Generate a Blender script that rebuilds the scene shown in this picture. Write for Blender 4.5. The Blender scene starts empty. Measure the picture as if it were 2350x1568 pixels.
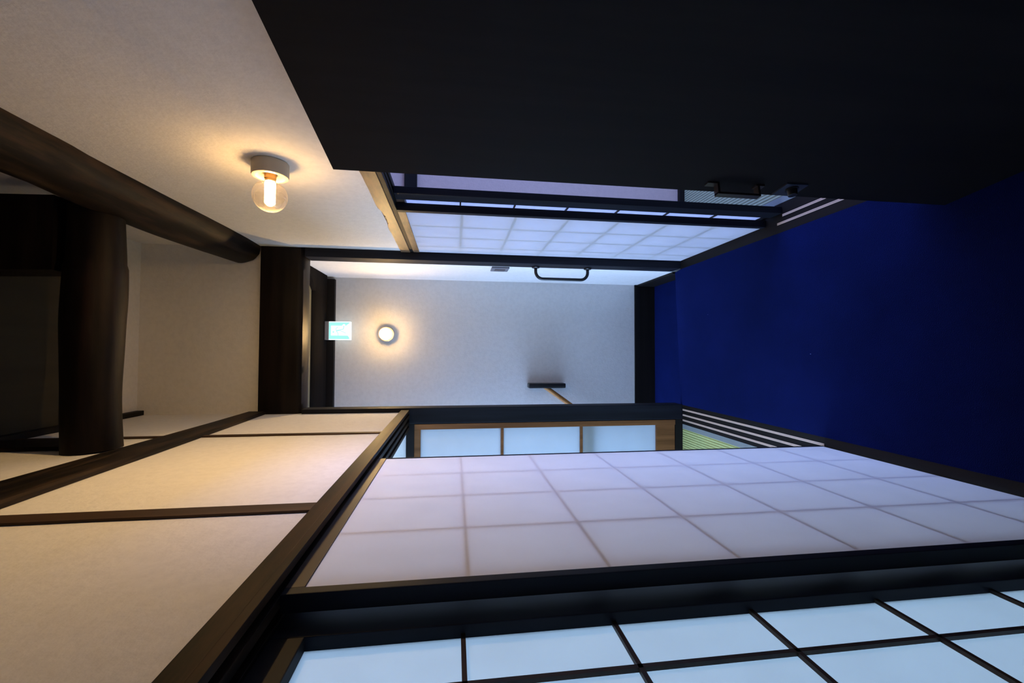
import bpy, bmesh, math, random
from mathutils import Vector, Matrix, noise
random.seed(4)
C = bpy.context.scene.collection
SC = bpy.context.scene

# ------------------------------------------------------------------ camera
cam = bpy.data.objects.new('camera', bpy.data.cameras.new('camera'))
C.objects.link(cam)
cam.data.sensor_width = 36.0
cam.data.lens = 980.52 / 2350 * 36.0
cam.data.clip_start = 0.01
# the photographer held the camera on its side: image left is up in the room
RX = Vector((0.00367942, -0.13454317, -0.9909009))
RD = Vector((-0.99964776, 0.02554976, -0.00718101))
RF = Vector((0.02628343, 0.99057829, -0.13440177))
m = Matrix((RX, -RD, -RF)).transposed().to_4x4()
m.translation = Vector((0, 0, 1.4))
cam.matrix_world = m
SC.camera = cam

# ------------------------------------------------------------------ world and daylight
w = bpy.data.worlds.new('world'); SC.world = w; w.use_nodes = True
w.node_tree.nodes['Background'].inputs[0].default_value = (0.55, 0.7, 1.0, 1)
w.node_tree.nodes['Background'].inputs[1].default_value = 0.15

def area(name, loc, look, sx, sy, power, col, spread=180):
    l = bpy.data.lights.new(name, 'AREA'); l.shape = 'RECTANGLE'
    l.size = sx; l.size_y = sy; l.energy = power; l.color = col
    l.spread = math.radians(spread)
    o = bpy.data.objects.new(name, l); C.objects.link(o)
    o.location = loc
    d = Vector(look) - Vector(loc)
    o.rotation_euler = d.to_track_quat('-Z', 'Y').to_euler()
    return o
DAY = (0.42, 0.62, 1.0)
area('daylight_west_window', (-2.93, 1.95, 1.15), (0, 1.95, 1.15), 1.1, 1.5, 60, DAY)
area('daylight_west_window_near', (-2.93, 0.30, 1.15), (0, 0.30, 1.15), 1.6, 1.5, 58, DAY)
area('daylight_fill_east', (2.93, 1.5, 0.95), (0, 1.5, 0.70), 1.6, 0.8, 88, (0.27, 0.42, 1.0))  # unseen added light, set low and tinted blue to colour the left shoji
area('daylight_stair_window', (-2.02, 2.88, 0.75), (0, 2.88, 0.75), 0.45, 1.3, 43, DAY)
area('daylight_behind', (-0.05, -1.38, 1.5), (0.0, 3, 1.3), 0.6, 1.0, 0.7, DAY)

SC.view_settings.view_transform = 'Standard'
SC.view_settings.look = 'None'
SC.view_settings.gamma = 1.0
SC.view_settings.use_curve_mapping = False
SC.view_settings.exposure = 0.0
SC.cycles.use_denoising = True
SC.cycles.max_bounces = 10
SC.cycles.diffuse_bounces = 6
SC.cycles.transparent_max_bounces = 12
SC.cycles.sample_clamp_indirect = 4.0
SC.cycles.caustics_reflective = False
SC.cycles.caustics_refractive = False
BULB = 22.0        # strength of the two filament tubes

# ------------------------------------------------------------------ helpers
class MB:
    """collects shapes given in room coordinates; link with obj()"""
    def __init__(self): self.bm = bmesh.new()
    def box(self, a, b, bev=0.0):
        x0, x1 = sorted((a[0], b[0])); y0, y1 = sorted((a[1], b[1])); z0, z1 = sorted((a[2], b[2]))
        r = bmesh.ops.create_cube(self.bm, size=1)
        for v in r['verts']:
            v.co = Vector(((x0+x1)/2 + v.co.x*(x1-x0), (y0+y1)/2 + v.co.y*(y1-y0), (z0+z1)/2 + v.co.z*(z1-z0)))
        if bev > 0:
            es = list({e for v in r['verts'] for e in v.link_edges})
            bmesh.ops.bevel(self.bm, geom=es, offset=bev, segments=2, affect='EDGES', profile=0.6)
        return self
    def prism(self, pts, d):
        """polygon pts (3-D, planar) extruded by vector d"""
        d = Vector(d)
        a = [self.bm.verts.new(Vector(p)) for p in pts]
        b = [self.bm.verts.new(Vector(p) + d) for p in pts]
        n = len(pts)
        self.bm.faces.new(a); self.bm.faces.new(b[::-1])
        for i in range(n): self.bm.faces.new((a[i], a[(i+1) % n], b[(i+1) % n], b[i]))
        return self
    def loft(self, rings, closed=True, caps=True):
        vs = [[self.bm.verts.new(Vector(p)) for p in r] for r in rings]
        n = len(rings[0])
        for a, b in zip(vs, vs[1:]):
            for i in range(n if closed else n-1):
                self.bm.faces.new((a[i], a[(i+1) % n], b[(i+1) % n], b[i]))
        if caps and closed:
            self.bm.faces.new(vs[0][::-1]); self.bm.faces.new(vs[-1])
        return self
    def tube(self, path, rad, seg=20, rough=0.0, freq=6.0, caps=True):
        path = [Vector(p) for p in path]
        if not isinstance(rad, (list, tuple)): rad = [rad]*len(path)
        rings = []; up = None
        for i, p in enumerate(path):
            t = (path[min(i+1, len(path)-1)] - path[max(i-1, 0)]).normalized()
            if up is None: up = t.orthogonal().normalized()
            up = (up - t*up.dot(t)).normalized(); s = t.cross(up)
            ring = []
            for k in range(seg):
                a = 2*math.pi*k/seg
                q = up*math.cos(a) + s*math.sin(a)
                r = rad[i]
                if rough:
                    c = Vector((q.x*1.3, q.y*1.3, q.z*1.3)) + t*(p.dot(t)*freq*0.25)
                    r *= 1 + rough*noise.noise(c*1.4) + rough*0.35*noise.noise(c*4.2)
                ring.append(p + q*r)
            rings.append(ring)
        return self.loft(rings, True, caps)
    def lathe(self, prof, origin, axis, seg=32):
        """prof: (along, radius) pairs around axis from origin"""
        origin = Vector(origin); axis = Vector(axis).normalized()
        u = axis.orthogonal().normalized(); s = axis.cross(u)
        rings = []
        for h, r in prof:
            rings.append([origin + axis*h + (u*math.cos(2*math.pi*k/seg) + s*math.sin(2*math.pi*k/seg))*max(r, 1e-5) for k in range(seg)])
        return self.loft(rings)

def smooth(o, ang=35):
    me = o.data
    for p in me.polygons: p.use_smooth = True
    bm = bmesh.new(); bm.from_mesh(me)
    for e in bm.edges:
        if len(e.link_faces) == 2 and e.calc_face_angle(0) > math.radians(ang): e.smooth = False
    bm.to_mesh(me); bm.free()

def obj(name, mb, mat, parent=None, sm=False, origin=None):
    bm = mb.bm
    bmesh.ops.recalc_face_normals(bm, faces=bm.faces)
    if parent is not None:
        o0 = Vector(parent['_w'])
    elif origin is not None:
        o0 = Vector(origin)
    else:
        xs = [v.co.x for v in bm.verts]; ys = [v.co.y for v in bm.verts]; zs = [v.co.z for v in bm.verts]
        o0 = Vector(((min(xs)+max(xs))/2, (min(ys)+max(ys))/2, min(zs)))
    for v in bm.verts: v.co -= o0
    me = bpy.data.meshes.new(name); bm.to_mesh(me); bm.free()
    me.materials.append(mat)
    o = bpy.data.objects.new(name, me); C.objects.link(o)
    o['_w'] = o0
    if parent is None: o.location = o0
    else: o.parent = parent
    if sm: smooth(o)
    return o

def thing(name, loc, label, cat, group=None, kind=None):
    o = bpy.data.objects.new(name, None); C.objects.link(o)
    o.location = loc; o['_w'] = Vector(loc); o.empty_display_size = 0.05
    return tag(o, label, cat, group, kind)

def tag(o, label, cat, group=None, kind=None):
    o['label'] = label; o['category'] = cat
    if group: o['group'] = group
    if kind: o['kind'] = kind
    return o

def struct(name, mb, mat, label, cat, parent=None, sm=False):
    o = obj(name, mb, mat, parent, sm)
    return tag(o, label, cat, None, 'structure')

# ------------------------------------------------------------------ materials
def mat(name, col, rough=0.6, spec=0.5):
    m = bpy.data.materials.new(name); m.use_nodes = True
    b = m.node_tree.nodes['Principled BSDF']
    b.inputs['Base Color'].default_value = (*col, 1)
    b.inputs['Roughness'].default_value = rough
    b.inputs['Specular IOR Level'].default_value = spec
    return m
def N(m, t, **k):
    n = m.node_tree.nodes.new(t)
    for a, v in k.items(): setattr(n, a, v)
    return n
def L(m, a, b): m.node_tree.links.new(a, b)

def noisy(m, c1, c2, scale=(1, 1, 1), nscale=8, detail=6, bump=0.0, bdist=0.002, rough=None, lo=0.35, hi=0.65, bscale=None):
    nt = m.node_tree; b = nt.nodes['Principled BSDF']
    tc = N(m, 'ShaderNodeTexCoord'); mp = N(m, 'ShaderNodeMapping'); mp.inputs['Scale'].default_value = scale
    L(m, tc.outputs['Object'], mp.inputs[0])
    n = N(m, 'ShaderNodeTexNoise'); n.inputs['Scale'].default_value = nscale; n.inputs['Detail'].default_value = detail
    n.inputs['Roughness'].default_value = 0.6
    L(m, mp.outputs[0], n.inputs['Vector'])
    cr = N(m, 'ShaderNodeValToRGB'); cr.color_ramp.elements[0].position = lo; cr.color_ramp.elements[1].position = hi
    cr.color_ramp.elements[0].color = (*c1, 1); cr.color_ramp.elements[1].color = (*c2, 1)
    L(m, n.outputs[0], cr.inputs[0]); L(m, cr.outputs[0], b.inputs['Base Color'])
    if rough:
        mr = N(m, 'ShaderNodeMapRange'); mr.inputs[3].default_value = rough[0]; mr.inputs[4].default_value = rough[1]
        L(m, n.outputs[0], mr.inputs[0]); L(m, mr.outputs[0], b.inputs['Roughness'])
    if bump:
        src = n
        if bscale:
            src = N(m, 'ShaderNodeTexNoise'); src.inputs['Scale'].default_value = bscale; src.inputs['Detail'].default_value = 5
            L(m, tc.outputs['Object'], src.inputs['Vector'])
        bp = N(m, 'ShaderNodeBump'); bp.inputs['Strength'].default_value = bump; bp.inputs['Distance'].default_value = bdist
        L(m, src.outputs[0], bp.inputs['Height']); L(m, bp.outputs[0], b.inputs['Normal'])
    return m

def plaster(name, c, k=0.93):
    return noisy(mat(name, c, 0.85, 0.25), tuple(x*k for x in c), c, (1, 1, 1), 45, 8, 0.35, 0.003, None, 0.3, 0.6, 110)
M = {}
M['plaster'] = plaster('plaster_cream', (0.78, 0.745, 0.70))
M['plaster_white'] = plaster('plaster_white', (0.76, 0.76, 0.77))
M['plaster_lav'] = plaster('plaster_pale_lavender', (0.62, 0.47, 0.43))
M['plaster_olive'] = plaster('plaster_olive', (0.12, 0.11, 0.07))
def wood(name, c1, c2, ax, rough=(0.45, 0.7), n=14, bump=0.25, spec=0.12, lo=0.35, hi=0.65, st=0.06):
    s = [1, 1, 1]; s[ax] = st
    return noisy(mat(name, c1, 0.5, spec), c1, c2, tuple(s), n, 8, bump, 0.002, rough, lo, hi)
DW1, DW2 = (0.006, 0.0055, 0.006), (0.014, 0.012, 0.012)
M['dark_x'] = wood('dark_wood_grain_across', DW1, DW2, 0)
M['dark_y'] = wood('dark_wood_grain_along', DW1, DW2, 1)
M['dark_z'] = wood('dark_wood_grain_upright', (0.006, 0.0065, 0.010), (0.013, 0.015, 0.024), 2)
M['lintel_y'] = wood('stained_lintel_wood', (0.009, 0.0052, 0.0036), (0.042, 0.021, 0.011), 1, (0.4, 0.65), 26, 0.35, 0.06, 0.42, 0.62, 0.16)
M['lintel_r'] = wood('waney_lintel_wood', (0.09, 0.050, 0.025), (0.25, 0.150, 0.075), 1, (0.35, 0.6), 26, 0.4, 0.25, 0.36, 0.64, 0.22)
M['frame_w'] = wood('shoji_frame_wood', (0.02, 0.014, 0.011), (0.05, 0.032, 0.022), 1, (0.35, 0.6), 18, 0.15, 0.2)
M['batten'] = wood('brown_batten_wood', (0.03, 0.018, 0.012), (0.07, 0.04, 0.025), 2)
M['log_y'] = wood('smoked_log_wood_along', (0.006, 0.004, 0.0035), (0.050, 0.031, 0.019), 1, (0.4, 0.75), 26, 0.8, 0.14, 0.46, 0.72, 0.11)
M['log_x'] = wood('smoked_log_wood_across', (0.0030, 0.0018, 0.0020), (0.014, 0.0075, 0.0065), 0, (0.4, 0.7), 24, 0.8, 0.12, 0.45, 0.75, 0.10)
M['beam_x'] = wood('black_beam_wood', (0.0025, 0.0018, 0.002), (0.011, 0.0065, 0.005), 0, (0.3, 0.6), 22, 0.5, 0.15)
M['soffit'] = wood('matt_soffit_wood', (0.003, 0.0025, 0.0025), (0.010, 0.008, 0.007), 0, (0.7, 0.9), 12, 0.4, 0.04)  # darker and duller than the other dark wood
M['door'] = wood('black_door_veneer', (0.0070, 0.0062, 0.0068), (0.0115, 0.0098, 0.010), 2, (0.55, 0.7), 30, 0.08, 0.10)
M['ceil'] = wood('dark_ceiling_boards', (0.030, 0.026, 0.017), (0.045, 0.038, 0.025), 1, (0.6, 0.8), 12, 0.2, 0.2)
M['amber'] = wood('amber_cedar', (0.13, 0.055, 0.022), (0.24, 0.105, 0.042), 2, (0.35, 0.5), 30, 0.1)
M['amber_rail'] = wood('amber_round_rail', (0.30, 0.13, 0.04), (0.50, 0.25, 0.09), 0, (0.25, 0.4), 12, 0.05)
M['black'] = mat('matt_black_metal', (0.010, 0.011, 0.014), 0.35, 0.5)
M['bronze'] = mat('dark_bronze_metal', (0.022, 0.014, 0.015), 0.35, 0.6)
M['steel'] = mat('grey_painted_metal', (0.028, 0.034, 0.055), 0.45, 0.3)
M['porcelain'] = mat('glazed_porcelain', (0.60, 0.50, 0.37), 0.22, 0.5)
M['brass'] = mat('brass_cap', (0.75, 0.48, 0.22), 0.3, 0.5); M['brass'].node_tree.nodes['Principled BSDF'].inputs['Metallic'].default_value = 1
M['plastic'] = mat('grey_plastic', (0.36, 0.35, 0.36), 0.5)
M['tape'] = mat('pale_groove_strip', (0.70, 0.55, 0.46), 0.45, 0.4)
M['tape_line'] = mat('pale_groove_strip_line', (0.40, 0.27, 0.22), 0.5, 0.4)
M['switch'] = mat('bronze_switch_plate', (0.13, 0.13, 0.16), 0.35, 0.6)
M['switch_k'] = mat('brown_switch_key', (0.06, 0.045, 0.05), 0.4, 0.5)
M['heri'] = noisy(mat('tatami_border_cloth', (0.2, 0.22, 0.25), 0.8, 0.2), (0.21, 0.25, 0.26), (0.27, 0.31, 0.32), (1, 1, 1), 400, 2, 0.2, 0.0005)

def carpet():
    m = mat('blue_carpet', (0.006, 0.018, 0.20), 0.95, 0.05)
    noisy(m, (0.0012, 0.0028, 0.021), (0.0024, 0.0052, 0.043), (1, 1, 1), 3.2, 3, 0.6, 0.004, None, 0.3, 0.7, 420)
    b = m.node_tree.nodes['Principled BSDF']
    b.inputs['Sheen Weight'].default_value = 0.25; b.inputs['Sheen Tint'].default_value = (0.04, 0.12, 1, 1)
    # tiny pale specks of lint
    cr = [n for n in m.node_tree.nodes if n.type == 'VALTORGB'][0]
    v = N(m, 'ShaderNodeTexVoronoi'); v.inputs['Scale'].default_value = 6.5
    tc = [n for n in m.node_tree.nodes if n.type == 'TEX_COORD'][0]
    L(m, tc.outputs['Object'], v.inputs['Vector'])
    lt = N(m, 'ShaderNodeMath', operation='LESS_THAN'); lt.inputs[1].default_value = 0.0115
    L(m, v.outputs['Distance'], lt.inputs[0])
    mx = N(m, 'ShaderNodeMixRGB'); mx.inputs[2].default_value = (0.35, 0.45, 0.6, 1)
    L(m, lt.outputs[0], mx.inputs[0]); L(m, cr.outputs[0], mx.inputs[1]); L(m, mx.outputs[0], b.inputs['Base Color'])
    return m
M['carpet'] = carpet()

def tatami(name, c1, c2, axis):
    m = mat(name, c1, 0.6, 0.3)
    b = m.node_tree.nodes['Principled BSDF']
    tc = N(m, 'ShaderNodeTexCoord'); sx = N(m, 'ShaderNodeSeparateXYZ')
    L(m, tc.outputs['Object'], sx.inputs[0])
    mu = N(m, 'ShaderNodeMath', operation='MULTIPLY'); mu.inputs[1].default_value = 2*math.pi/0.014
    L(m, sx.outputs[axis], mu.inputs[0])
    si = N(m, 'ShaderNodeMath', operation='SINE'); L(m, mu.outputs[0], si.inputs[0])
    mr = N(m, 'ShaderNodeMapRange'); mr.inputs[1].default_value = -1; mr.inputs[2].default_value = -0.4
    L(m, si.outputs[0], mr.inputs[0])
    n = N(m, 'ShaderNodeTexNoise'); n.inputs['Scale'].default_value = 60
    L(m, tc.outputs['Object'], n.inputs['Vector'])
    mx = N(m, 'ShaderNodeMixRGB'); mx.inputs[1].default_value = (*c2, 1); mx.inputs[2].default_value = (*c1, 1)
    L(m, mr.outputs[0], mx.inputs[0])
    m2 = N(m, 'ShaderNodeMixRGB', blend_type='MULTIPLY'); m2.inputs[0].default_value = 0.25
    L(m, mx.outputs[0], m2.inputs[1]); L(m, n.outputs[0], m2.inputs[2]); L(m, m2.outputs[0], b.inputs['Base Color'])
    bp = N(m, 'ShaderNodeBump'); bp.inputs['Strength'].default_value = 0.6; bp.inputs['Distance'].default_value = 0.002
    L(m, si.outputs[0], bp.inputs['Height']); L(m, bp.outputs[0], b.inputs['Normal'])
    return m
M['tatami_l'] = tatami('woven_rush_green', (0.56, 0.62, 0.25), (0.42, 0.48, 0.19), 0)
M['tatami_r'] = tatami('woven_rush_grey_green', (0.40, 0.45, 0.30), (0.29, 0.33, 0.23), 0)

def paper(name, col, trans, wt):
    m = bpy.data.materials.new(name); m.use_nodes = True
    nt = m.node_tree; nt.nodes.clear()
    out = nt.nodes.new('ShaderNodeOutputMaterial')
    d = nt.nodes.new('ShaderNodeBsdfDiffuse'); t = nt.nodes.new('ShaderNodeBsdfTranslucent')
    tc = nt.nodes.new('ShaderNodeTexCoord'); n = nt.nodes.new('ShaderNodeTexNoise')
    n.inputs['Scale'].default_value = 9; n.inputs['Detail'].default_value = 8
    L(m, tc.outputs['Object'], n.inputs['Vector'])
    for sh, c in ((d, col), (t, trans)):
        cr = nt.nodes.new('ShaderNodeValToRGB'); cr.color_ramp.elements[0].position = .3; cr.color_ramp.elements[1].position = .7
        cr.color_ramp.elements[0].color = (*[x*0.96 for x in c], 1); cr.color_ramp.elements[1].color = (*c, 1)
        L(m, n.outputs[0], cr.inputs[0]); L(m, cr.outputs[0], sh.inputs[0])
    mx = nt.nodes.new('ShaderNodeMixShader'); mx.inputs[0].default_value = wt
    L(m, d.outputs[0], mx.inputs[1]); L(m, t.outputs[0], mx.inputs[2]); L(m, mx.outputs[0], out.inputs[0])
    return m
M['paper'] = paper('shoji_paper', (0.90, 0.85, 0.83), (0.82, 0.80, 0.83), 0.34)
M['paper_r'] = paper('shoji_paper_far', (0.88, 0.87, 0.90), (0.92, 0.92, 0.94), 0.62)
M['paper_t'] = paper('shoji_paper_thin', (0.90, 0.90, 0.90), (0.95, 0.95, 0.96), 0.75)
M['paper_b'] = paper('shoji_paper_back', (0.85, 0.86, 0.86), (0.85, 0.88, 0.90), 0.55)
M['frost'] = paper('frosted_glass', (0.75, 0.80, 0.84), (0.78, 0.86, 0.92), 0.7)

def emis(name, col, s):
    m = bpy.data.materials.new(name); m.use_nodes = True
    nt = m.node_tree; nt.nodes.clear()
    out = nt.nodes.new('ShaderNodeOutputMaterial'); e = nt.nodes.new('ShaderNodeEmission')
    e.inputs[0].default_value = (*col, 1); e.inputs[1].default_value = s
    L(m, e.outputs[0], out.inputs[0]); return m
M['filament'] = emis('glowing_filament_tube', (1.0, 0.62, 0.24), BULB*5.2)
M['tip'] = emis('glowing_tube_end', (1.0, 0.66, 0.27), BULB*208)
M['sign_white'] = emis('lit_sign_white', (0.85, 1.0, 0.98), 1.3)
M['sign_green'] = emis('lit_sign_green', (0.42, 1.0, 0.93), 1.0)
M['sign_man'] = emis('lit_sign_figure_green', (0.52, 1.0, 0.96), 1.0)

def thin_glass():
    m = bpy.data.materials.new('clear_bulb_glass'); m.use_nodes = True
    nt = m.node_tree; nt.nodes.clear()
    out = nt.nodes.new('ShaderNodeOutputMaterial')
    t = nt.nodes.new('ShaderNodeBsdfTransparent'); t.inputs[0].default_value = (0.97, 0.94, 0.90, 1)
    g = nt.nodes.new('ShaderNodeBsdfGlossy'); g.inputs['Roughness'].default_value = 0.03
    fr = nt.nodes.new('ShaderNodeLayerWeight'); fr.inputs[0].default_value = 0.35
    pw = nt.nodes.new('ShaderNodeMath'); pw.operation = 'MULTIPLY_ADD'; pw.inputs[1].default_value = 0.45; pw.inputs[2].default_value = 0.03
    L(m, fr.outputs['Facing'], pw.inputs[0])
    g.inputs['Color'].default_value = (1, 0.93, 0.85, 1)
    mx = nt.nodes.new('ShaderNodeMixShader')
    L(m, pw.outputs[0], mx.inputs[0]); L(m, t.outputs[0], mx.inputs[1]); L(m, g.outputs[0], mx.inputs[2])
    df = nt.nodes.new('ShaderNodeBsdfDiffuse'); df.inputs[0].default_value = (1, 0.9, 0.8, 1)
    m2 = nt.nodes.new('ShaderNodeMixShader'); m2.inputs[0].default_value = 0.012
    L(m, mx.outputs[0], m2.inputs[1]); L(m, df.outputs[0], m2.inputs[2])
    L(m, m2.outputs[0], out.inputs[0]); return m
M['glass'] = thin_glass()

# ------------------------------------------------------------------ the setting
CEIL = 3.07
# blue carpeted corridor floor; its far edge is a nosing above the landing
b = MB(); b.prism([(-0.318, -1.4, 0), (0.525, -1.4, 0), (0.525, 2.495, 0), (0.517, 2.56, 0), (-0.318, 2.50, 0)], (0, 0, -0.15))
struct('floor', b, M['carpet'], 'deep blue carpet running down the narrow corridor', 'floor')
b = MB(); b.box((-0.43, 2.50, -0.149), (0.62, 3.16, -0.20))
struct('floor_landing', b, M['carpet'], 'dark blue carpeted stair landing one step below the corridor', 'floor')
b = MB(); b.box((-0.52, -1.4, -0.012), (-3.0, 2.58, -0.1))
struct('floor_left_room', b, M['tatami_l'], 'rush covered floor of the room behind the large shoji screens', 'floor')
b = MB(); b.box((0.66, -1.4, -0.012), (3.0, 2.58, -0.1))
struct('floor_right_room', b, M['tatami_r'], 'rush covered floor of the room behind the black door', 'floor')
b = MB()
for i in range(5): b.box((-0.43-0.22*i, 2.62, -0.35-0.19*i), (-0.43-0.22*(i+1), 3.16, -0.9-0.19*i))
struct('floor_stair', b, M['dark_x'], 'dark steps going down beside the landing', 'stairs')

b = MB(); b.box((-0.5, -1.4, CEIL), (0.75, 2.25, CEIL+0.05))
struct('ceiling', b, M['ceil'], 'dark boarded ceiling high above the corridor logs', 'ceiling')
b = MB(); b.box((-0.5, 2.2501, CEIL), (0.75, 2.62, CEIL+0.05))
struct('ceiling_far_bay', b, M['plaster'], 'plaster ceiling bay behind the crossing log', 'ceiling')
b = MB(); b.box((-0.34, -1.4, 1.69), (-0.40, 2.60, CEIL+.03))
struct('wall_left', b, M['plaster'], 'cream plaster wall above the large shoji screens', 'wall')
b = MB(); b.box((0.58, -1.4, 1.695), (0.64, 2.489, CEIL+.03)); b.box((0.58, 2.489, 2.455), (0.64, 2.53, CEIL+.03)); b.box((0.58, -1.4, 0), (0.64, 1.12, 1.695))
struct('wall_right', b, M['plaster'], 'cream plaster wall above the black door carrying the bare bulb', 'wall')
b = MB(); b.box((-0.36, 2.53, 2.40), (0.60, 2.59, CEIL+.03))
struct('wall_far_upper', b, M['plaster'], 'shaded plaster wall standing on the black crossbeam', 'wall')
b = MB(); b.box((-2.1, 3.16, -1.2), (0.62, 3.22, 2.5))
struct('wall_far', b, M['plaster_white'], 'pale end wall of the stair alcove with the small round lamp', 'wall')
b = MB(); b.box((0.53, 2.601, -0.15), (0.60, 3.16, 2.5))
struct('wall_alcove_right', b, M['plaster_white'], 'narrow white side wall of the alcove behind the grab bar', 'wall')
b = MB(); b.box((-0.5, -1.4, 0), (0.75, -1.46, CEIL))
struct('wall_back', b, M['dark_z'], 'dark wall at the near end of the corridor', 'wall')
b = MB(); b.box((-0.34, -1.4, 0), (-0.42, -0.20, 1.69))
struct('wall_left_lower', b, M['plaster'], 'plaster wall before the first shoji screen', 'wall')
# alcove ceiling: olive plaster, then a dark boarded bay
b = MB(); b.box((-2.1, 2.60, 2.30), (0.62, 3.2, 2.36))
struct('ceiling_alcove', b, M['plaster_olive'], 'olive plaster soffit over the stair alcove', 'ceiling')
b = MB(); b.box((-2.1, 2.60, -1.2), (-2.16, 3.2, 2.5))
struct('wall_stair', b, M['plaster_white'], 'white wall of the stairwell', 'wall')
# side rooms
b = MB()
b.box((-2.98, -1.4, 0), (-3.04, 2.58, 2.4)); b.box((-0.43, -1.4, 0), (-3.0, -1.46, 2.4))
b.box((-0.405, 2.50, 1.665), (-3.0, 2.58, 2.4)); b.box((-1.25, 2.50, 0), (-3.0, 2.58, 1.665))
struct('wall_left_room', b, M['plaster_white'], 'white plaster walls of the tatami room beyond the shoji screens', 'wall')
b = MB(); b.box((-0.40, -1.4, 2.4), (-3.0, 2.58, 2.46))
struct('ceiling_left_room', b, M['plaster_white'], 'ceiling of the tatami room beyond the shoji screens', 'ceiling')
b = MB()
b.box((2.98, -1.4, 0), (3.04, 2.58, 2.4)); b.box((0.64, -1.4, 0), (3.0, -1.46, 2.4))
b.box((0.64, 2.47, 0), (3.0, 2.55, 2.4))
struct('wall_right_room', b, M['plaster_lav'], 'lavender grey plaster wall glimpsed behind the black door', 'wall')
b = MB(); b.box((0.64, -1.4, 2.4), (3.0, 2.58, 2.46))
struct('ceiling_right_room', b, M['plaster_lav'], 'ceiling of the room behind the black door', 'ceiling')

b = MB(); b.box((0.645, 2.44, -0.012), (3.0, 2.47, 0.03), .002)
struct('baseboard_right_room', b, M['dark_x'], 'thin dark baseboard at the edge of the right room tatami', 'baseboard')
b = MB(); b.box((0.645, 2.445, 1.615), (3.0, 2.47, 1.685), .002)
struct('trim_1', b, M['dark_x'], 'dark horizontal rail across the lavender wall behind the door', 'trim')
b = MB(); b.box((-2.1, 3.145, -0.149), (0.53, 3.16, 0.012), .002)
struct('baseboard_far', b, M['dark_x'], 'black baseboard along the foot of the alcove end wall', 'baseboard')
b = MB(); b.box((0.518, 2.60, -0.149), (0.53, 3.145, -0.005), .002)
struct('baseboard_alcove', b, M['dark_y'], 'black baseboard along the narrow alcove side wall', 'baseboard')

# sills
def sill(name, x0, x1, y0, y1, label):
    t = MB(); t.box((x0, y0, -0.15), (x1, y1, 0.0))
    return struct(name, t, M['dark_y'], label, 'door sill')
s1 = sill('trim_2', -0.3181, -0.435, -0.2, 2.495, 'black door sill with three pale groove strips')
s2 = sill('trim_3', 0.5251, 0.652, 1.12, 2.495, 'black door sill with two pale groove strips')
def strip(x, y0, y1, par):
    t = MB(); t.box((x-.0048, y0, 0), (x+.0048, y1, .0008))
    o = obj('groove_strip', t, M['tape'], par)
    t = MB(); t.box((x-.0008, y0, .0008), (x+.0012, y1, .0011)); obj('strip_line', t, M['tape_line'], o)
for x in (-.347, -.379, -.411): strip(x, 1.475 if x < -.35 else 1.462, 2.478, s1)
strip(.566, 1.15, 1.685, s2); strip(.597, 1.15, 1.655, s2)

# lintels
t = MB(); t.box((-.325, -.2, 1.66), (-.435, 2.479, 1.6925), .0015)
for a, c in ((-.325, -.339), (-.355, -.371), (-.387, -.403), (-.419, -.435)): t.box((a, -.2, 1.647), (c, 2.479, 1.661), .001)
struct('trim_4', t, M['lintel_y'], 'brown lamplit lintel with three grooves over the large shoji screens', 'lintel')
# right lintel with a waney upper edge
t = MB(); rings = []
ys = [1.0 + i*0.02 for i in range(75)] + [2.489]
for y in ys:
    z = 1.703 + .006*noise.noise(Vector((y*3.1, 0, 0))) + .004*noise.noise(Vector((y*11, 3, 0)))
    if 1.72 < y < 2.0: z += -.012*math.sin((y-1.72)/.28*math.pi) + .006*noise.noise(Vector((y*40, 5, 0)))
    rings.append([(.572, y, 1.652), (.652, y, 1.652), (.652, y, 1.700), (.579, y, 1.700), (.572, y, z)])
t.loft(rings)
lr = struct('trim_5', t, M['lintel_r'], 'pale lamplit lintel with a rough waney edge over the far shoji', 'lintel')
t = MB()
for a, c in ((.576, .590), (.604, .613), (.632, .652)): t.box((a, 1.0, 1.634), (c, 2.489, 1.653), .001)
obj('groove_rib', t, M['dark_y'], lr)

# thin battens in the left plaster
def batten(name, y0, y1, z0, z1, label, px=.006):
    t = MB(); rings = []
    n = 40
    for i in range(n+1):
        z = z0 + (z1-z0)*i/n; e = .0025*noise.noise(Vector((z*6, y0, 0)))
        rings.append([(-.3395, y0+e, z), (-.34+px, y0+e, z), (-.34+px, y1, z), (-.3395, y1, z)])
    t.loft(rings)
    struct(name, t, M['batten'], label, 'batten')
batten('trim_6', 1.846, 1.872, 1.6925, CEIL, 'thin brown batten in the left plaster nearer the alcove')
batten('trim_7', .962, 1.008, 1.6925, 2.36, 'thin brown batten in the left plaster nearer the camera')
t = MB(); t.box((-.3395, -1.3, CEIL-.035), (-.315, 2.53, CEIL), .002)
struct('trim_8', t, M['dark_y'], 'dark ceiling moulding along the top of the left wall', 'trim')

# ------------------------------------------------------------------ posts, beams and logs
t = MB(); t.box((.53, 2.49, 0), (.645, 2.60, 2.225), .004)
postR = tag(obj('post', t, M['dark_z'], None), 'black square post carrying the grab bar beside the far shoji', 'post', None, 'thing')
t = MB(); t.box((-.315, 2.48, 0), (-.405, 2.58, 2.225), .004)
tag(obj('post', t, M['dark_z'], None), 'black square post between the frosted glass door and the stair alcove', 'post', None, 'thing')

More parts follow.
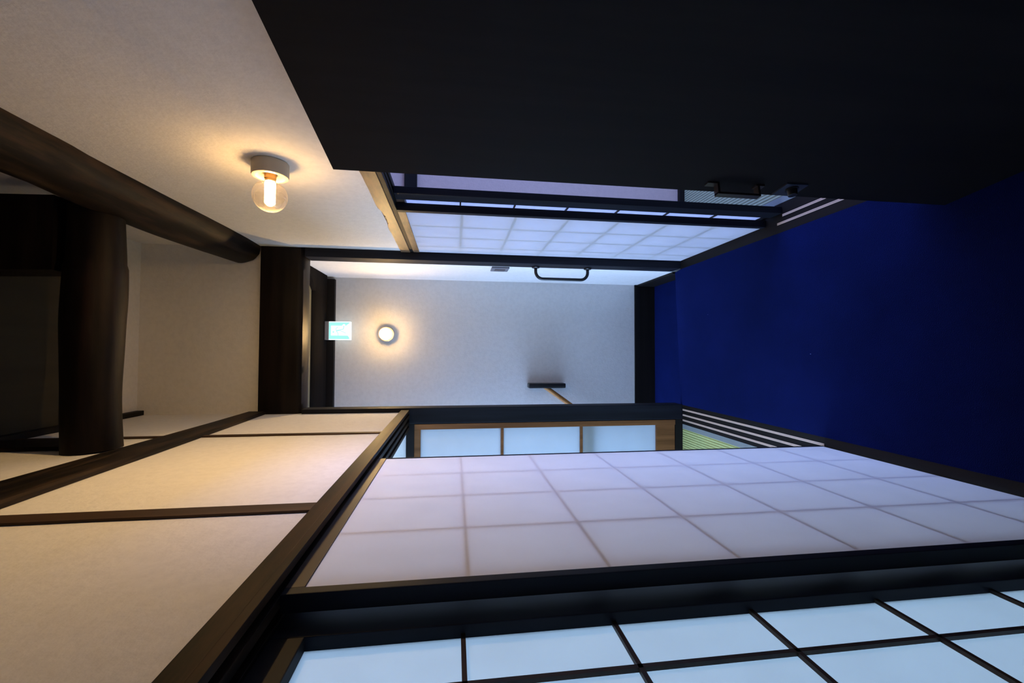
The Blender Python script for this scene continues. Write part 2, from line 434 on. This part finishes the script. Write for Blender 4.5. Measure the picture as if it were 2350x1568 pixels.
# crossbeam with worn, grain-ridged lower arris
t = MB(); rings = []
for i in range(61):
    x = -.40 + 1.02*i/60
    q = lambda k: .004*noise.noise(Vector((x*2.2, k, 0))) + .0015*noise.noise(Vector((x*14, k, 4)))
    rings.append([(x, 2.49, 2.262+q(0)), (x, 2.494+q(1), 2.246+q(1)), (x, 2.504, 2.234+q(2)), (x, 2.53, 2.229+q(3)),
                  (x, 2.57, 2.227), (x, 2.605, 2.232+q(4)), (x, 2.612, 2.25), (x, 2.612, 2.44), (x, 2.49, 2.452)])
t.loft(rings)
tag(obj('crossbeam', t, M['beam_x'], None, True), 'thick black beam spanning the corridor above the alcove opening', 'beam', None, 'thing')

# beam along the left wall: tapers towards the far end
t = MB(); rings = []
for i in range(50):
    y = -.9 + (2.50+.9)*i/49
    lo = 2.355 + .030*max(0, y-.9) + .012*max(0, y-1.8) + .004*noise.noise(Vector((y*2, 1, 0)))
    hi = 2.515 + .012*math.sin(y*2.1) + .003*noise.noise(Vector((y*4, 2, 0)))
    rings.append([(-.339, y, lo), (-.3285, y, lo), (-.324, y, lo+.010), (-.324, y, hi-.004), (-.339, y, hi)])
t.loft(rings)
tag(obj('wall_beam', t, M['log_y'], None), 'long dark squared beam along the upper left plaster wall', 'beam', None, 'thing')

# crooked log half sunk in the right wall
pts = []; rad = []
for i in range(60):
    y = -.9 + 3.40*i/59
    zc = 2.575 + .05*max(0, 1.35-y) + .006*math.sin(y*5) - .035*max(0, y-1.9)
    r = .113 + .010*math.sin(y*3.4+.6) - .020*max(0, y-1.6)
    if y < 1.4: r += .004
    pts.append((.585, y, zc)); rad.append(r)
t = MB(); t.tube(pts, rad, 40, .06, 5)
tag(obj('log_beam', t, M['log_y'], None, True), 'long crooked smoked log running along the top of the right wall', 'beam', None, 'thing')

# log crossing overhead
pts = []; rad = []
for i in range(50):
    x = .50 - .838*i/49
    zc = 2.648 - .004*math.sin((x+.1)*4) - .065*max(0, (.1-x))**1.1
    pts.append((x, 1.665 + .01*math.sin(x*5), zc)); rad.append(.082 + .004*math.sin(x*9) - (.004 if x > .3 else 0))
t = MB(); t.tube(pts, rad, 40, .05, 6)
tag(obj('crossing_log', t, M['log_x'], None, True), 'bowed round log crossing the corridor overhead', 'beam', None, 'thing')

t = MB(); rings = []
for i in range(12):
    z = 2.722 + (CEIL-2.722)*i/11; k = i/11
    rings.append([(.27-.01*k, 1.60, z), (.52-.01*k, 1.60, z), (.52-.01*k, 1.73, z), (.27-.01*k, 1.73, z)])
t.loft(rings)
tag(obj('roof_strut', t, M['log_x'], None), 'short dark strut standing on the crossing log beside the right log', 'strut', None, 'thing')
t = MB(); t.box((-.339, 1.655, 2.66), (-.325, 1.80, CEIL-.035), .003)
tag(obj('roof_strut', t, M['log_x'], None), 'flat dark strut on the left wall rising from the end of the crossing log', 'strut', None, 'thing')

# alcove ceiling beam and cornice
t = MB()
pr = []
for k in range(21):
    a = math.pi*(.5+k/20)       # rounded near-lower side
    pr.append((2.93 + .09*math.cos(a), 2.36 + .078*-math.sin(a) if False else 2.36 - .085*abs(math.sin(a - math.pi/2))))
rings = []
for i in range(31):
    x = -.50 + 1.029*i/30
    e = .006*noise.noise(Vector((x*3, 7, 0)))
    start = 2.845 if x < .40 else 2.845 - (x-.40)*1.6
    rings.append([(x, start+e, 2.31), (x, start+.008+e, 2.293), (x, start+.03+e, 2.277), (x, 3.09, 2.272), (x, 3.10, 2.31)])
t.loft(rings)
tag(obj('soffit_log', t, M['soffit'], None, True), 'dark flattened log under the alcove ceiling behind the exit sign', 'beam', None, 'thing')
t = MB(); t.box((-2.1, 3.125, 2.232), (.513, 3.16, 2.30), .002)
struct('trim_9', t, M['dark_x'], 'black cornice board across the top of the alcove end wall', 'trim')

# ------------------------------------------------------------------ shoji screens
def shoji(x, s, y0, y1, T, ys, zs, ztop, zbot, label, front, group=None, topz=1.646, pmat='paper', stile=.018, fmat='frame_w'):
    """x: face towards the corridor, s: direction away from it, front: lattice in front of the paper"""
    r = thing('shoji_screen', (x, (y0+y1)/2, zbot), label, 'sliding screen', group)
    ybs = sorted((y0, y1)); ystile = (.072 if s < 0 else .02) if front else .006
    for a, c in ((ybs[0], ybs[0]+stile), (ybs[1]-ystile, ybs[1])):
        t = MB(); t.box((x, a, zbot), (x+s*T, c, topz), .0015); obj('stile', t, M['dark_z'], r)
    t = MB(); t.box((x, ybs[0]+stile, ztop), (x+s*T, ybs[1]-ystile, topz), .0015); obj('top_rail', t, M[fmat], r)
    t = MB(); t.box((x+s*.008, ybs[0]+stile, zbot), (x+s*T, ybs[1]-ystile, zbot+.004)); obj('bottom_rail', t, M['dark_y'], r)
    px = x + s*(.020 if front else .0025)
    t = MB(); t.box((px, ybs[0]+stile, zbot+.004), (px+s*.0005, ybs[1]-ystile, ztop))
    obj('paper', t, M[pmat], r)
    k0, k1 = (x+s*.0135, x+s*.0195) if front else (x+s*(.0052 if s < 0 else .0031), x+s*.022)
    hw = .0032 if not front else .0033
    if s > 0 and not front: hw = .0055
    for z in zs:
        t = MB(); t.box((k0, ybs[0]+stile, z-hw), (k1, ybs[1]-ystile, z+hw)); obj('lattice_bar', t, M['frame_w'], r)
    for y in ys:
        t = MB(); t.box((k0, y-hw, zbot+.004), (k1, y+hw, ztop)); obj('lattice_bar', t, M['frame_w'], r)
    return r
ZA = [1.375-.2325*i for i in range(6)]
shoji(-.350, -1, .664, 1.468, .028, [.875, 1.072, 1.268], ZA, 1.618, .002,
      'large pale shoji screen with a faint grid showing through its paper, left side', False)
shoji(-.390, -1, -.19, .70, .028, [.535, .345, .155, -.03], [1.384-.2255*i for i in range(7)], 1.600, .002,
      'brightest shoji screen with dark lattice bars in front, at the bottom corner', True, pmat='paper_b', fmat='dark_y')  # darker top rail: the lintel's shade is put into its wood colour
shoji(.573, 1, 1.752, 2.487, .0315, [1.968, 2.155, 2.345], [1.370-.2285*i for i in range(6)], 1.600, .002,
      'sky blue shoji screen with a faint grid beside the alcove post', False, topz=1.633, stile=.026, fmat='lintel_r', pmat='paper_r')
shoji(.606, 1, 1.655, 2.45, .028, [1.86, 2.05, 2.24], [1.378-.2285*i for i in range(6)], 1.600, .002,
      'nearly hidden shoji screen seen edge-on behind the sky blue one', True, topz=1.633, stile=.068, pmat='paper_t')

# ------------------------------------------------------------------ tatami mats
def mat_(name, xa, xb, y0, y1, key, label):
    s = 1 if xb > xa else -1
    r = thing(name, ((xa+xb)/2, (y0+y1)/2, -.012), label, 'tatami mat')
    t = MB(); t.box((xa+s*.028, y0, -.012), (xb-s*.028, y1, .0)); obj('rush_surface', t, M[key], r)
    for a in (xa, xb-s*.028):
        t = MB(); t.box((a, y0, -.012), (a+s*.028, y1, .0005)); obj('cloth_border', t, M['heri'], r)
t = MB(); t.box((-.52, .0, -.1), (-.435, 2.58, -.0125)); struct('floor_edge_left', t, M['dark_y'], 'subfloor strip under the left tatami mat', 'floor')
mat_('tatami_mat', -.4352, -1.33, .67, 2.48, 'tatami_l', 'green tatami mat with a grey cloth border below the frosted glass door')
mat_('tatami_mat', .6525, 1.55, .65, 2.44, 'tatami_r', 'grey green tatami mat seen past the black door edge')

# ------------------------------------------------------------------ frosted glass door in the left room
d2 = thing('door_2', (-.8, 2.51, .0), 'amber wood door with three frosted glass panes beyond the left post', 'door', None, 'structure')
Y0, Y1 = 2.487, 2.517
for xa, xb in ((-.409, -.440), (-1.21, -1.25)):
    t = MB(); t.box((xa, Y0, .03), (xb, Y1, 1.62), .0015); obj('stile', t, M['amber'], d2)
for za, zb in ((1.585, 1.62), (.048, .167)):
    t = MB(); t.box((-.440, Y0, za), (-1.21, Y1, zb), .0015); obj('rail', t, M['amber'], d2)
for z in (1.117, .640):
    t = MB(); t.box((-.440, Y0+.004, z-.008), (-1.21, Y1-.004, z+.008), .001); obj('glazing_bar', t, M['amber'], d2)
for za, zb in ((1.125, 1.585), (.648, 1.109), (.167, .632)):
    t = MB(); t.box((-.440, 2.503, za), (-1.21, 2.507, zb)); obj('frosted_pane', t, M['frost'], d2)
t = MB(); t.box((-.405, 2.482, 1.62), (-1.25, 2.52, 1.665), .001); struct('trim_10', t, M['dark_x'], 'dark head rail over the frosted glass door', 'trim')
t = MB(); t.box((-.405, 2.482, 0), (-1.25, 2.52, .045), .001); struct('trim_11', t, M['dark_x'], 'dark threshold under the frosted glass door', 'trim')
t = MB(); t.box((-.42, 2.522, .555), (-1.3, 2.545, .630)); struct('trim_12', t, M['dark_x'], 'added board darkening a band across the lowest frosted pane', 'trim')  # added board close behind the glass, shades the band on the pane

# ------------------------------------------------------------------ black door, opened back against the right wall
E0 = Vector((.429, 1.04)); A = math.radians(8.7)
U = Vector((math.sin(A), -math.cos(A))); NN = Vector((-math.cos(A), -math.sin(A)))
def D(s, z, off=0.0):
    p = E0 + U*s + NN*off
    return (p.x, p.y, z)
def dbox(t, s0, s1, z0, z1, o0, o1):
    t.prism([D(s0, z0, o0), D(s1, z0, o0), D(s1, z1, o0), D(s0, z1, o0)], Vector((*(NN*(o1-o0)), 0)))
    return t
d1 = thing('door_1', D(.38, 0.004), 'large black plain door opened back against the right wall', 'door', None, 'structure')
obj('door_panel', dbox(MB(), 0, .74, .004, 1.684, 0, -.034), M['door'], d1)
t = MB()
S0, S1 = .029, .046
dbox(t, S0, S1, .738, .766, 0, .004); dbox(t, S0, S1, .608, .632, 0, .004)
dbox(t, S0, S1, .734, .740, 0, .030); dbox(t, S0, S1, .622, .628, 0, .030)
dbox(t, S0, S1, .622, .740, .026, .032)
obj('pull_handle', t, M['bronze'], d1)
lk = obj('lock_plate', dbox(MB(), .007, .062, .497, .558, 0, .004), M['steel'], d1)
t = MB(); c0 = Vector(D(.041, .527, .004)); t.lathe([(0, .0155), (.003, .0155), (.003, .012), (.018, .011), (.019, .010)], c0, (*NN, 0), 28)
obj('lock_knob', t, M['black'], lk, True)
t = MB()
for z in (.25, 1.45): dbox(t, .735, .752, z-.04, z+.04, -.034, .002)
obj('hinge', t, M['steel'], d1)

# ------------------------------------------------------------------ wall lamps: porcelain holder, clear globe, filament tube
def lamp(base, axis, label, R=.049):
    axis = Vector(axis); base = Vector(base)
    r = thing('wall_lamp', base, label, 'wall lamp', 'bare globe wall lamps')
    t = MB(); t.lathe([(0, .050), (.002, .052), (.040, .052), (.044, .050), (.0455, .046), (.0455, .040), (.041, .037), (.036, .034), (.036, .018), (.036, .0)], base, axis, 48)
    obj('lamp_holder', t, M['porcelain'], r, True)
    t = MB(); t.lathe([(.036, .0165), (.050, .0165), (.052, .0150), (.056, .0150), (.058, .0135), (.058, 0)], base, axis, 32)
    obj('screw_cap', t, M['brass'], r, True)
    c = .057 + R*.93
    prof = [(.058, .0150), (.062, .019), (.068, .027)]
    for k in range(5, 25):
        a = math.pi*k/24
        h = c - R*math.cos(a); q = R*math.sin(a)
        if h > .072: prof.append((h, q))
    t = MB(); t.lathe(prof, base, axis, 48)
    obj('globe', t, M['glass'], r, True)
    t = MB(); t.lathe([(.060, .004), (.062, .0150), (.124, .0150), (.126, .0140)], base, axis, 24)
    o = obj('filament_tube', t, M['filament'], r, True)
    t = MB(); t.lathe([(.1262, .0115), (.1270, .0115)], base, axis, 24); obj('tube_end', t, M['tip'], o)
    return r
lamp((.58, 1.385, 1.962), (-1, 0, 0), 'bare clear globe bulb on a round porcelain holder on the right wall')
lamp((.128, 3.16, 1.874), (0, -1, 0), 'small glowing globe bulb on the alcove end wall below the exit sign')

# ------------------------------------------------------------------ exit sign
sx0, sx1, sz0, sz1, sy = .0835, .2095, 2.105, 2.247, 3.05
r = thing('exit_sign', ((sx0+sx1)/2, sy+.03, sz0), 'green lit emergency exit sign with a running figure under the cornice', 'exit sign')
t = MB(); t.box((sx0, sy, sz1), (sx1, sy+.07, sz1+.026), .002); obj('housing', t, M['plastic'], r)
t = MB(); t.box((sx0, sy+.003, sz0), (sx1, sy+.035, sz1), .002); obj('light_box', t, M['sign_white'], r)
t = MB(); t.box((sx0+.006, sy+.0015, sz0+.008), (sx1-.006, sy+.003, sz1-.001)); panel = obj('green_panel', t, M['sign_green'], r)
# pictogram drawn in the picture's own enlarged coordinates: p = down the sign, q = from its right edge
def sg(p, q, y): return (sx1 - (q-228)/(742-228)*(sx1-sx0), y, sz1 - (p-370)/(918-370)*(sz1-sz0))
t = MB()
t.prism([sg(*a, sy+.0006) for a in ((425, 345), (800, 345), (905, 262), (905, 700), (850, 622), (425, 622))], (0, .0009, 0))
t.prism([sg(*a, sy+.0006) for a in ((700, 346), (735, 300), (775, 300), (790, 346))], (0, .0009, 0))
obj('doorway_symbol', t, M['sign_white'], panel)
t = MB()
def stroke(pts, wd):
    for a, c in zip(pts, pts[1:]):
        a2 = Vector(a); c2 = Vector(c); n = (c2-a2).normalized(); n = Vector((-n.y, n.x))*wd/2
        t.prism([sg(*p, sy) for p in (a2+n, c2+n, c2-n, a2-n)], (0, .0006, 0))
stroke([(555, 492), (655, 468)], 34); stroke([(560, 480), (552, 420), (605, 378)], 15)
stroke([(570, 505), (605, 560), (606, 618)], 16); stroke([(640, 465), (740, 440), (752, 345)], 22)
stroke([(650, 478), (800, 552)], 14)
t.prism([sg(487+24*math.cos(k*math.pi/8), 523+24*math.sin(k*math.pi/8), sy) for k in range(16)], (0, .0006, 0))
obj('running_figure_symbol', t, M['sign_man'], panel)

# ------------------------------------------------------------------ grab bar, switch, stair rail
r = thing('grab_bar', (.53, 2.575, .5), 'black bent grab bar screwed upright to the alcove post', 'grab bar')
zt, zb, ox = .905, .575, .456; path = [(.530, 2.575, zt)]
R_ = .045
path.append((ox+R_, 2.575, zt))
for k in range(1, 9):
    a = k/8*math.pi/2; path.append((ox+R_-R_*math.sin(a), 2.575, zt-R_+R_*math.cos(a)))
for k in range(0, 9):
    a = k/8*math.pi/2; path.append((ox+R_-R_*math.cos(a), 2.575, zb+R_-R_*math.sin(a)))
path.append((.530, 2.575, zb))
t = MB(); t.tube(path, .0095, 20); obj('bar', t, M['black'], r, True)
for z in (zt, zb):
    t = MB(); t.lathe([(0, .024), (.006, .024), (.009, .020), (.009, .0)], (.5299, 2.575, z), (-1, 0, 0), 28); obj('wall_flange', t, M['black'], r, True)

r = thing('light_switch', (.53, 2.67, 1.10), 'small dark switch plate just beyond the alcove post above the grab bar', 'light switch')
t = MB(); t.box((.5299, 2.607, 1.063), (.521, 2.722, 1.172), .002); obj('cover_plate', t, M['switch'], r)
t = MB(); t.box((.522, 2.645, 1.085), (.519, 2.70, 1.150), .001); obj('switch_key', t, M['switch_k'], r)

r = thing('stair_handrail', (-.243, 3.13, .70), 'round amber wood handrail sloping down from a black wall board', 'handrail')
t = MB(); t.box((-.224, 3.16, .580), (-.260, 3.075, .856), .009); obj('mounting_board', t, M['black'], r, True)
rp = [(-.250, 3.115, .733), (-.30, 3.115, .660), (-.80, 3.115, -.05), (-1.3, 3.115, -.76)]
t = MB(); t.tube(rp, .0165, 24); obj('rail', t, M['amber_rail'], r, True)
t = MB(); t.tube([(-.75, 3.16, -.03), (-.75, 3.115, -.03), (-.75, 3.115, .01)], .007, 10); obj('rail_bracket', t, M['black'], r)
for o in bpy.data.objects:
    if '_w' in o: del o['_w']
